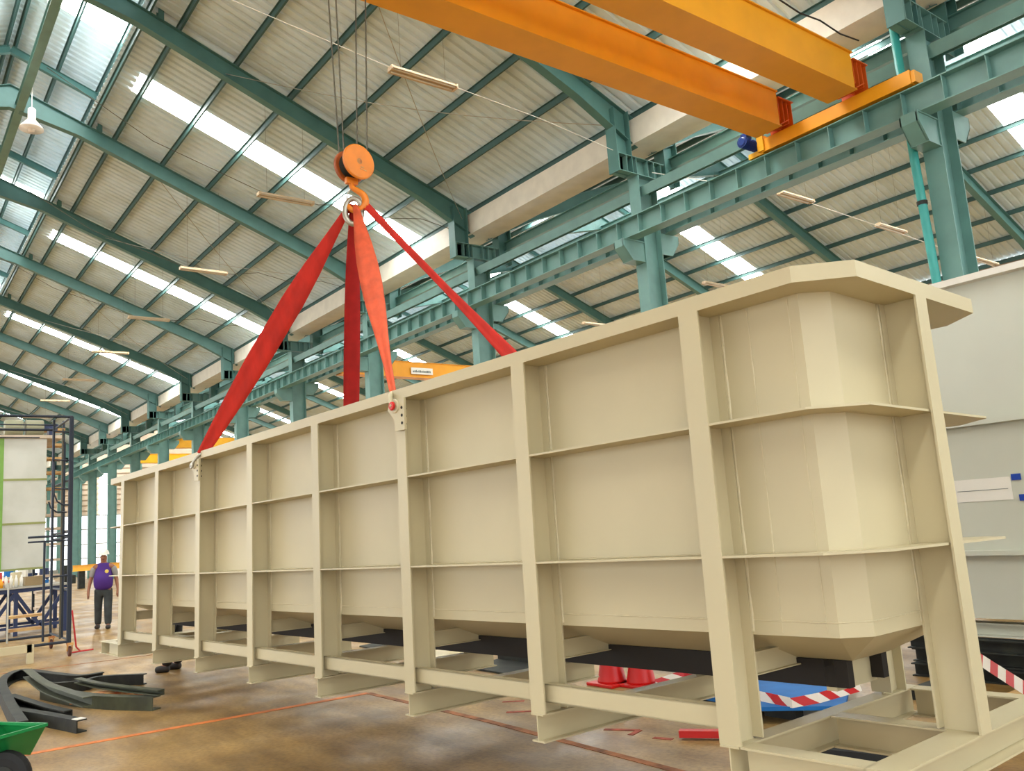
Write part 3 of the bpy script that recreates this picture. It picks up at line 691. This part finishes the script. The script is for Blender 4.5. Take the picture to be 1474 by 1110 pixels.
# floor clutter right of centre
bs = MB(); bs.plate([P(5.75, 7.2, .10), P(4.75, 7.45, .10), P(4.0, 6.1, .10), P(4.5, 5.7, .10), P(5.6, 5.85, .10)], (0, 0, .03))
own('blue_panel', bs, blue, 'bright blue flat panel lying on the floor under the near end of the tank', 'panel')
for a, b, n_ in ((5.4, 7.0, 'far left'), (4.8, 7.1, 'far right'), (4.5, 6.0, 'near right'), (5.3, 6.1, 'near left')):
    q = MB(); q.abox(a-.15, a+.15, b-.05, b+.05, 0, .098); own('packing_block', q, dark, 'low dark packing block under the %s corner of the blue panel' % n_, 'timber', 'packing blocks under the blue panel')
def tape(pts, wd, lab, nrm=(0, 0, 1)):
    mb = MB(); L = 0; mb.uv = []; vs = []; n = len(pts)
    for i, p in enumerate(pts):
        d = (pts[min(i+1, n-1)]-pts[max(i-1, 0)]).normalized(); sd = d.cross(Vector(nrm)).normalized()
        if i: L += (pts[i]-pts[i-1]).length
        vs += [p+sd*wd/2, p-sd*wd/2]; mb.uv += [(L/.1*.13, 0), (L/.1*.13, .13)]
    mb.add(vs, [(2*i, 2*i+1, 2*i+3, 2*i+2) for i in range(n-1)])
    o = own('barrier_tape', mb, stripe, lab, 'tape', 'red and white barrier tapes'); md = o.modifiers.new('s', 'SOLIDIFY'); md.thickness = .002; return o
tape([P(3.6, 6.9, .62), P(3.3, 6.6, .56), P(2.9, 6.2, .50), P(2.3, 5.6, .42)], .075, 'red and white barrier tape stretched slantwise at the right edge', campos-P(3, 6, .5))
tape([P(4.75, 5.80, .2), P(4.5, 5.86, .17), P(4.3, 5.85, .16), P(4.15, 6.0, .19), P(4.1, 6.5, .2)], .075, 'red and white barrier tape lying across the blue panel', campos-P(4.4, 5.9, .2))
tape([P(5.3, 6.2, .16), P(5.15, 5.95, .17), P(5.0, 5.85, .16), P(4.85, 5.8, .2)], .06, 'red and white barrier tape trailing off the left corner of the blue panel', campos-P(4.4, 5.9, .2))
tape([P(6.2, 6.3, .05), P(6.1, 6.6, .1), P(5.8, 6.75, .18), P(5.6, 7.0, .12)], .06, 'crumpled red and white tape beside the traffic cones', campos-P(5.9, 6.5, .2))
tape([P(3.0, 5.35, .05), P(2.85, 5.6, .22), P(2.7, 5.9, .1)], .12, 'red and white tape at the lower right under the base frame', campos-P(2.9, 5.6, .2))
for i, (a, b) in enumerate(((6.72, 6.2), (6.42, 6.32))):
    t = thing('traffic_cone', ['red traffic cone, left of the pair under the tank', 'red traffic cone, right of the pair under the tank'][i], 'cone', P(a, b, 0), group='traffic cones under the tank')
    q = MB(); q.abox(a-.19, a+.19, b-.19, b+.19, .0, .03); q.build('base', conem, t, bevel=.005)
    q = MB(); q.lathe(P(a, b, .03), [(.15, 0), (.145, .02), (.03, .62), (.022, .65)], 24); q.build('cone_body', conem, t, smooth=True)
    q = MB(); q.lathe(P(a, b, .36), [(.089, 0), (.063, .14)], 24); q.build('reflective_band', white, t, smooth=True)
q = MB(); q.bar(P(4.72, 5.0, .04), P(4.35, 5.25, .04), .07, .05); own('red_bar', q, conem, 'short red and black bar on the floor left of the big near post', 'bar')
q = MB(); q.tube([P(3.6, 4.9, .08), P(2.9, 5.1, .08)], .08, 12); own('dark_cylinder', q, black, 'black roll lying on the floor inside the near base frame', 'roll')
# bent plates glimpsed under the tank
for i, (a, b, l_) in enumerate(((8.1, 6.4, .9), (9.6, 6.6, 1.0), (11.3, 6.6, 1.0), (12.6, 6.9, 1.0), (5.9, 6.2, .0))):
    if l_:
        q = MB(); q.plate([P(a, b, 0), P(a+.9, b, 0), P(a+.9, b, .3), P(a, b, .38)], (0, .02, 0)); q.plate([P(a-.2, b-.5, 0), P(a+.9, b-.5, 0), P(a+.9, b, .02), P(a-.2, b, .02)], (0, 0, .02))
        own('steel_offcut', q, cream if i % 2 else dark, ['dark bent plate on the floor behind the middle of the tank', 'cream bent plate on the floor behind the tank, left of the middle', 'dark bent plate behind the far third of the tank', 'cream bent plate behind the far end of the tank'][i], 'plate', 'offcuts behind the tank')

# ------------------------------------------------------------------ left side: curved channels, cart, scaffold, panel tank
def channel(name, pts, z, h, wd, m, lab, grp='loose bent channels on the floor'):
    """C section swept along floor points"""
    P3 = [P(a, b, z) for a, b in pts]
    # smooth by Catmull-Rom
    out = []
    for i in range(len(P3)-1):
        p0 = P3[max(i-1, 0)]; p1 = P3[i]; p2 = P3[i+1]; p3 = P3[min(i+2, len(P3)-1)]
        for s in range(6):
            t_ = s/6; out.append(.5*((2*p1)+(p2-p0)*t_+(2*p0-5*p1+4*p2-p3)*t_**2+(3*p1-p0-3*p2+p3)*t_**3))
    out.append(P3[-1])
    sec = [(-wd/2, 0), (wd/2, 0), (wd/2, .012), (-wd/2+.012, .012), (-wd/2+.012, h-.012), (wd/2, h-.012), (wd/2, h), (-wd/2, h)]
    mb = MB(); n = len(sec)
    for i, c in enumerate(out):
        d = (out[min(i+1, len(out)-1)]-out[max(i-1, 0)]).normalized(); sd = d.cross(Vector((0, 0, 1))).normalized()
        mb.v += [c+sd*u+Vector((0, 0, v)) for u, v in sec]
    for i in range(len(out)-1):
        for k in range(n): a = i*n+k; b = i*n+(k+1) % n; mb.f.append((a, b, b+n, a+n))
    mb.f.append(tuple(range(n))); mb.f.append(tuple((len(out)-1)*n+k for k in range(n)))
    return own(name, mb, m, lab, 'steel channel', grp)
oliv = mat('olive_steel', (76, 80, 58), .6, .1, col2=(58, 60, 44), scale=5)
channel('bent_channel', [(9.85, 1.3), (11.16, 1.36), (12.97, 1.48), (13.87, 1.63), (14.3, 1.85), (13.9, 2.0), (13.3, 2.14), (12.72, 2.32), (12.67, 2.6)], .0, .14, .1, dark, 'big hook shaped dark channel, outermost of the loose pile')
channel('bent_channel', [(11.94, 2.94), (12.37, 2.52), (12.24, 2.23), (12.5, 1.86)], .0, .13, .08, dark, 'dark straight ended channel behind the stained plank')
channel('bent_channel', [(13.23, 1.79), (11.61, 1.76), (10.57, 1.84), (9.96, 1.9)], .15, .1, .1, oliv, 'pale grey channel lying on top in the middle of the pile')
channel('bent_channel', [(9.96, 2.57), (10.5, 2.26), (11.12, 2.03), (12.09, 1.83)], .0, .14, .12, oliv, 'olive channel whose thick end points right')
channel('bent_channel', [(9.46, 1.75), (10.25, 1.55), (10.85, 1.37)], .0, .12, .1, dark, 'dark channel with the bright cut end, nearest the green cart')
channel('bent_channel', [(11.9, 2.15), (11.5, 2.2), (11.18, 2.25), (10.5, 2.42), (9.9, 2.6)], .15, .06, .08, oliv, 'short olive channel with upturned end on the right of the pile')
channel('bent_channel', [(12.18, 1.48), (10.91, 1.65), (10.27, 1.77)], .0, .1, .09, dark, 'dark channel inside the curve of the hook shaped one')
q = MB(); q.bar(P(11.2, 1.98, .07), P(10.72, 2.62, .09), .16, .09); own('stained_plank', q, rust, 'orange stained timber plank between the dark channels', 'plank')
q = MB(); q.bar(P(9.46, 1.75, .125), P(9.56, 1.72, .125), .09, .006); own('white_tag', q, paperm, 'small white tag on the cut channel end', 'tag')

ct = thing('hand_cart', 'green hand cart with dark wheel at the lower left corner', 'cart', P(7.6, .95, 0))
T0, T1, T2, T3 = P(7.65, .86, .5), P(7.24, 1.11, .5), P(6.95, .62, .5), P(7.36, .37, .5); U0, U1, U2, U3 = P(7.62, .94, .33), P(7.46, 1.04, .27), P(7.36, .92, .31), P(7.5, .82, .33)
q = MB()
for a_, b_, c_, d_ in ((T0, T1, U1, U0), (T1, T2, U2, U1), (T2, T3, U3, U2), (T3, T0, U0, U3), (U0, U1, U2, U3)): q.plate([a_, b_, c_, d_], (0, 0, .008))
for a_, b_ in ((T0, T1), (T1, T2), (T2, T3), (T3, T0)): q.bar(a_, b_, .02, .02)
q.build('tray', kart, ct)
q = MB(); q.bar(T3.lerp(U3, .5), P(7.1, -.5, .75), .025, .025); q.bar(T2.lerp(U2, .5), P(6.8, -.35, .75), .025, .025); q.build('handle', dark, ct)
wax = (P(7.0, .6, 0)-P(7.5, 1.0, 0)).normalized(); wax = Vector((wax.y, -wax.x, 0))*1
wax = Vector((.75, -.6, 0)).normalized()
q = MB(); q.lathe(P(7.22, .86, .2)-wax*.03, [(.13, -.01), (.17, 0), (.18, .03), (.17, .06), (.13, .07)], 28, wax); q.build('wheel', black, ct, smooth=False)
q = MB(); q.lathe(P(7.22, .86, .2)+wax*.035, [(.08, 0), (.08, .008), (.02, .02)], 20, wax); q.build('wheel_hub', dark, ct)

# scaffold tower
sc = thing('scaffold_tower', 'dark blue tube scaffold tower on castors at the left', 'scaffold', P(16.5, 2.4, 0))
def st(p, q_, r=.022, nm='tube', m=scaf):
    x = MB(); x.tube([p, q_], r, 7); return x.build(nm, m, sc)
for a in (16.5, 18.3):
    st(P(a, 2.84, .22), P(a, 2.84, 4.1), .04 if a < 17 else .024, 'standard'); st(P(a, .6, .22), P(a, .6, 4.1), .03, 'standard')
    for z in (.25, 4.1): st(P(a, .6, z), P(a, 2.86, z), .024, 'ledger')
    for z in (3.95,): st(P(a, .6, z), P(a, 2.6, z), .012, 'ledger')
for z in (.28, 1.1, 2.0, 2.1, 3.0, 4.1): st(P(16.5, 2.84, z), P(18.3, 2.84, z), .02, 'ledger')
st(P(16.6, 2.58, .9), P(16.6, 2.58, 4.05), .02, 'standard'); st(P(16.6, 2.72, .3), P(16.6, 2.72, 3.9), .016, 'standard', rope); st(P(16.9, 2.8, .3), P(16.9, 2.8, 3.7), .022, 'standard')
st(P(16.5, 2.2, 2.03), P(16.5, 2.84, 2.03), .02, 'ledger'); st(P(16.5, 2.2, 1.95), P(16.5, 2.84, 1.95), .016, 'ledger')
st(P(16.5, 2.45, .3), P(16.5, 2.45, 1.95), .02, 'standard'); st(P(16.5, 2.55, 1.35), P(16.5, 2.84, 1.35), .016, 'ledger'); st(P(16.4, 1.92, .35), P(16.4, 1.92, 1.3), .014, 'standard', steel)
for z in (3.85, 3.35, 2.85): st(P(16.55, 2.55, z), P(16.55, 2.84, z-.02), .012, 'coupling')
q = MB(); q.tube([P(16.5, 2.58, 3.3), P(16.5, 2.58, 2.75), P(16.5, 2.63, 2.62), P(16.5, 2.72, 2.56), P(16.5, 2.84, 2.55)], .014, 7); q.build('guard_hook', scaf, sc)
q = MB(); q.tube([P(16.5, 2.5, 2.62), P(16.5, 2.53, 2.52), P(16.5, 2.62, 2.44), P(16.5, 2.78, 2.43)], .014, 7); q.build('guard_hook', scaf, sc)
stt = thing('stair_tower', 'tall stair tower with wooden treads, between the panel tank and the dark scaffold post', 'stairs', P(25.2, 4.0, 0))
for i, z in enumerate((5.0, 4.59, 4.23, 3.86, 3.44, 3.1, 2.75, 2.4, 2.0, 1.6, 1.2, .8, .4)):
    q = MB(); q.abox(25.0, 25.5, 3.55, 4.15, z-.03, z+.03); q.build('stair_tread', wood if i < 5 else clad, stt)
for b in (3.55, 4.2): q = MB(); q.abox(25.5, 25.56, b-.03, b+.03, 0, 5.3); q.build('upright', scaf, stt)
for z in (.78, 1.0): q = MB(); q.abox(16.9, 17.2, 2.0, 2.5, z-.3, z-.26); q.build('step_board', wood, sc)
def castor(a, b, lab=None):
    q = MB(); q.abox(a-.05, a+.05, b-.05, b+.05, .19, .23); q.tube([P(a, b-.035, .2), P(a+.04, b-.035, .09)], .014, 6); q.tube([P(a, b+.035, .2), P(a+.04, b+.035, .09)], .014, 6); o = q.build('castor', rust, sc)
    q = MB(); q.lathe(P(a+.04, b-.025, .085), [(.07, 0), (.085, .01), (.085, .04), (.07, .05)], 18, (0, 1, 0)); q.build('wheel', mat('brown_rubber', (92, 48, 34), .6), o)
for a in (16.5, 18.3):
    for b in (2.86, .6): castor(a, b)
q = MB(); q.tube([P(16.9, 3.1, .02), P(16.75, 3.0, .12), P(16.7, 2.92, .75)], .014, 6); q.tube([P(16.9, 3.3, .03), P(16.8, 2.9, .03)], .014, 6)
own('red_trolley_handle', q, redm, 'small red tubular stand behind the scaffold foot', 'stand')

pt = thing('panel_tank', 'tall galvanised sheet tank with lime green edge, behind the scaffold', 'tank', P(23.6, 2.2, 1.42))
for z0, z1 in ((1.44, 2.47), (2.52, 3.50), (3.55, 4.5)):
    q = MB(); q.abox(22.98, 23.0, 2.53, 3.42, z0, z1); q.build('sheet_panel', galv, pt); q = MB(); q.abox(23.0, 24.6, 3.40, 3.42, z0, z1); q.build('sheet_panel', galv, pt)
for z in (1.42, 2.47, 3.50): q = MB(); q.abox(22.97, 24.6, 1.2, 3.43, z, z+.05); q.build('seam_band', mat('olive_trim', (140, 146, 84), .5), pt)
q = MB(); q.abox(22.96, 23.1, 2.38, 2.53, 1.42, 4.5); q.build('corner_trim', lime, pt)
q = MB(); q.abox(23.0, 24.6, 1.2, 2.38, 1.44, 4.5); q.build('side_wall', galv, pt)
q = MB(); q.abox(22.9, 24.7, 1.15, 3.75, 4.5, 4.58); q.build('lid', mat('lid_beige', (196, 180, 158), .6), pt)
for i, b in enumerate((2.56, 3.0)):
    q = MB(); q.lathe(P(23.3, b, 4.79), [(.19, 0), (.2, .02), (.2, .36), (.19, .38)], 20, (0, 1, 0)); 
    own('drum', q, mat('olive_drum', (140, 138, 110), .5), ['olive drum lying on the panel tank lid, left one', 'olive drum lying on the panel tank lid, right one'][i], 'drum', 'drums on the panel tank')
q = MB(); q.abox(23.2, 23.5, 3.5, 3.6, 4.58, 4.8); q.abox(23.3, 23.4, 3.35, 3.7, 4.75, 4.9); own('valve', q, navy, 'small dark valve on the lid right of the drums', 'valve')

tr = thing('trestle_table', 'navy blue braced steel work trestle at the left behind the scaffold', 'table', P(22.6, 2.4, 0))
def tb(p, q_, w_=.07, h_=.07, nm='brace'): x = MB(); x.bar(p, q_, w_, h_); return x.build(nm, navy, tr)
for a in (22.2, 23.4):
    for b in (3.72, 2.75, 1.75, .9): tb(P(a, b, 0), P(a, b, .95), .08, .08, 'leg')
    tb(P(a, .6, .93), P(a, 3.8, 1.02), .09, .1, 'top_rail'); tb(P(a, .6, .15), P(a, 3.8, .2), .06, .06, 'bottom_rail')
    for b in (.9, 1.75, 2.75):
        tb(P(a, b, .92), P(a, b+.48, .18)); tb(P(a, b+.97, .92), P(a, b+.48, .18)); 
q = MB(); q.abox(22.1, 23.5, .6, 3.8, 1.03, 1.07); q.build('table_top', steel, tr)
q = MB(); q.abox(22.4, 22.8, 2.95, 3.35, 1.07, 1.27); own('cardboard_box', q, mat('cardboard', (150, 128, 92), .8), 'brown box on the blue trestle under the panel tank', 'box')
for i, b in enumerate((2.56, 2.66, 2.76, 2.86)):
    q = MB(); q.lathe(P(22.3, b, 1.07), [(.035, 0), (.035, .18), (.015, .22), (.015, .26)], 12)
    own('bottle', q, white, 'white bottle in the row on the blue trestle, '+['first from the left', 'second from the left', 'third from the left', 'right hand one'][i], 'bottle', 'bottles on the trestle', smooth=True)
q = MB(); q.lathe(P(22.3, 2.42, 1.07), [(.09, 0), (.1, .1), (.05, .2)], 14); own('orange_helmet', q, orange, 'orange helmet at the left end of the blue trestle', 'helmet', smooth=True)
q = MB(); q.abox(16.2, 16.3, 1.4, 2.25, .18, .30); q.abox(16.2, 16.3, 2.18, 2.28, 0, .3); own('low_bench', q, cream, 'low cream bar stand on the floor left of the castor', 'bench')

# clutter heap near the far wall
combos = [(c_, t_) for c_ in (steel, dark, navy, white, redm, blue, cream) for t_ in (.2, .6, .9)]; random.shuffle(combos)
for i, (mm, k_) in enumerate(combos[:20]):
    a = 57+4.0*(i % 5)+random.uniform(0, .8); b = 9.3+(a-60)*.17-3.0+1.25*(i//5); s = random.uniform(.4, .8)
    q = MB()
    if k_ < .4: q.abox(a, a+s*1.5, b, b+s, 0, s*.8)
    elif k_ < .7:
        for j in range(5): q.tube([P(a, b+j*.16, .1+.12*(j % 2)), P(a+2.5, b+j*.16+.3, .1+.12*(j % 2))], .07, 7)
    else:
        q.lathe(P(a, b, 0), [(.3, 0), (.3, .9), (.25, .92)], 12)
    own('stored_part', q, mm, 'small %s %s in the far heap beyond the walking man' % ({steel: 'grey', dark: 'dark', navy: 'navy', white: 'white', redm: 'red', blue: 'blue', cream: 'cream'}[mm], 'crate' if k_ < .4 else ('bundle of pipes' if k_ < .7 else 'drum')), 'stored part', 'heap of parts near the far wall')
q = MB(); q.ibeam(P(48, 8.4, 1.0), P(43, 11.5, 1.05), .3, .25); own('yellow_beam', q, yellow, 'yellow beam lying on stands behind the man', 'beam')
q = MB()
for p_ in ((47.5, 8.7), (43.6, 11.1)): q.abox(p_[0]-.15, p_[0]+.15, p_[1]-.15, p_[1]+.15, 0, .86)
own('beam_stand', q, dark, 'dark stands carrying the yellow beam behind the man', 'stand')

# ------------------------------------------------------------------ people
def skinmesh(name, verts, edges, radii, m, parent, root=0, sub=2):
    me = bpy.data.meshes.new(name); me.from_pydata([tuple(v) for v in verts], edges, []); o = bpy.data.objects.new('tmp', me); COL.objects.link(o)
    sk = o.modifiers.new('skin', 'SKIN'); sk.use_smooth_shade = True
    for i, sv_ in enumerate(me.skin_vertices[0].data): sv_.radius = radii[i] if isinstance(radii[i], tuple) else (radii[i], radii[i]); sv_.use_root = (i == root)
    sb = o.modifiers.new('sub', 'SUBSURF'); sb.levels = sub; sb.render_levels = sub
    dg = bpy.context.evaluated_depsgraph_get(); me2 = bpy.data.meshes.new_from_object(o.evaluated_get(dg)); bpy.data.objects.remove(o)
    me2.name = name; me2.materials.clear(); me2.materials.append(m)
    for p_ in me2.polygons: p_.use_smooth = True; p_.material_index = 0
    o2 = bpy.data.objects.new(name, me2); COL.objects.link(o2); o2.parent = parent; OFF[o2.name] = Vector((0, 0, 0)); return o2
def person(loc, face_deg, lab, top, sleeve, legs, hat, stride=.16, h=1.72, belly=.04):
    t = thing('person', lab, 'person', loc, local=True); t.rotation_euler = (0, 0, math.radians(face_deg))
    s = h/1.75
    # local frame: facing -y, x to the figure's left
    L = lambda x, y, z: Vector((x*s, y*s, z*s))
    V = [L(0, 0, .95), L(0, 0, 1.1), L(0, 0, 1.28), L(0, .01, 1.42), L(0, .0, 1.5), L(0, -.01, 1.58), L(0, -.01, 1.68)]
    E_ = [(0, 1), (1, 2), (2, 3), (3, 4), (4, 5), (5, 6)]; Rr = [.10, .10, .11, .09, .055, .085, .075]
    def limb(start, pts, rs):
        i = start
        for p_, r_ in zip(pts, rs): V.append(p_); Rr.append(r_); E_.append((i, len(V)-1)); i = len(V)-1
        return i
    for sx, st_ in ((1, -stride), (-1, stride*.6)):
        limb(0, [L(sx*.1, 0, .88), L(sx*.11, st_*.6-.02, .5), L(sx*.12, st_, .09), L(sx*.13, st_-.14, .04)], [.09, .062, .045, .035])
        w_ = limb(3, [L(sx*.2, .0, 1.40), L(sx*.27, .0, 1.12), L(sx*.31, -.06, .87), L(sx*.31, -.08, .79)], [.06, .045, .03, .034])
        for j in range(4):
            dx = (j-1.5)*.018; limb(w_, [L(sx*.31+dx*.4, -.08+dx, .74), L(sx*.31+dx*.4, -.085+dx, .70-.008*abs(j-1.5))], [.0095, .008])
        limb(w_, [L(sx*.29, -.12, .77), L(sx*.285, -.13, .735)], [.010, .008])
    skinmesh('body', V, E_, Rr, skin, t)
    skinmesh('shirt', [L(0, 0, .86), L(0, -belly*.6, 1.02), L(0, -belly, 1.15), L(0, -.01, 1.30), L(0, 0, 1.41), L(.17, 0, 1.41), L(-.17, 0, 1.41), L(0, 0, 1.485)], [(0, 1), (1, 2), (2, 3), (3, 4), (4, 5), (4, 6), (4, 7)],
             [(.20, .16), (.225, .19), (.225, .19), (.20, .15), (.13, .11), .085, .085, .055], top, t)
    for sx in (1, -1):
        skinmesh('sleeve', [L(sx*.19, 0, 1.42), L(sx*.235, 0, 1.28), L(sx*.262, 0, 1.15)], [(0, 1), (1, 2)], [.078, .07, .065], sleeve, t)
    vt = [L(0, 0, .96), L(0, 0, .88)]; et = [(0, 1)]; rt_ = [(.18, .15), (.18, .14)]
    for sx, st_ in ((1, -stride), (-1, stride*.6)):
        i0 = len(vt); vt += [L(sx*.1, 0, .8), L(sx*.11, st_*.6-.02, .5), L(sx*.12, st_, .07)]; et += [(1, i0), (i0, i0+1), (i0+1, i0+2)]; rt_ += [.115, .09, .078]
    skinmesh('trousers', vt, et, rt_, legs, t)
    for sx, st_ in ((1, -stride), (-1, stride*.6)):
        skinmesh('boot', [L(sx*.12, st_+.05, .05), L(sx*.125, st_-.05, .05), L(sx*.13, st_-.17, .042)], [(0, 1), (1, 2)], [(.06, .06), (.06, .058), (.055, .045)], bootm, t)
    hd = L(0, -.015, 1.64)
    q = MB()
    for sx in (1, -1): q.lathe(hd+L(sx*.03, -.083, .0), [(.004, 0), (.009, .004), (.004, .008)], 8, (0, -1, 0))
    q.build('eyes', black, t)
    q = MB(); q.lathe(hd+L(0, -.085, -.045), [(.012, 0), (.016, .008), (.006, .02)], 8, (0, -1, .2)); q.build('nose', skin, t)
    q = MB(); q.bar(hd+L(-.025, -.082, -.075), hd+L(.025, -.082, -.075), .012, .01); q.build('mouth', mat('lips', (110, 60, 50), .6), t)
    if hat:
        q = MB(); c = hd+L(0, .005, .035); q.lathe(c, [(.125, 0), (.118, .012), (.112, .05), (.095, .09), (.06, .12), (.02, .132)], 24); q.bar(c+L(0, -.1, .004), c+L(0, -.155, -.006), .16, .01)
        q.build('hard_hat', white, t, smooth=True)
    else:
        q = MB(); q.lathe(hd+L(0, .015, -.01), [(.088, 0), (.098, .05), (.085, .095), (.04, .12)], 18); q.build('hair', black, t, smooth=True)
    return t
m1 = person(P(21.5, 4.4, 0), 72, 'walking man in white hard hat, purple vest shirt and dark jeans', purple, greyc, denim, True, h=1.72, belly=.06)
q = MB(); q.lathe(Vector((.09, -.222, 1.27)), [(.001, 0), (.042, .004), (.03, .01)], 16, (.2, -1, .15)); q.build('chest_emblem', gold, m1)
m2 = person(P(12.8, 3.53, 0), -35, 'second worker mostly hidden behind the tank, only dark boots showing below', navy, navy, black, False, stride=.05, h=1.68)
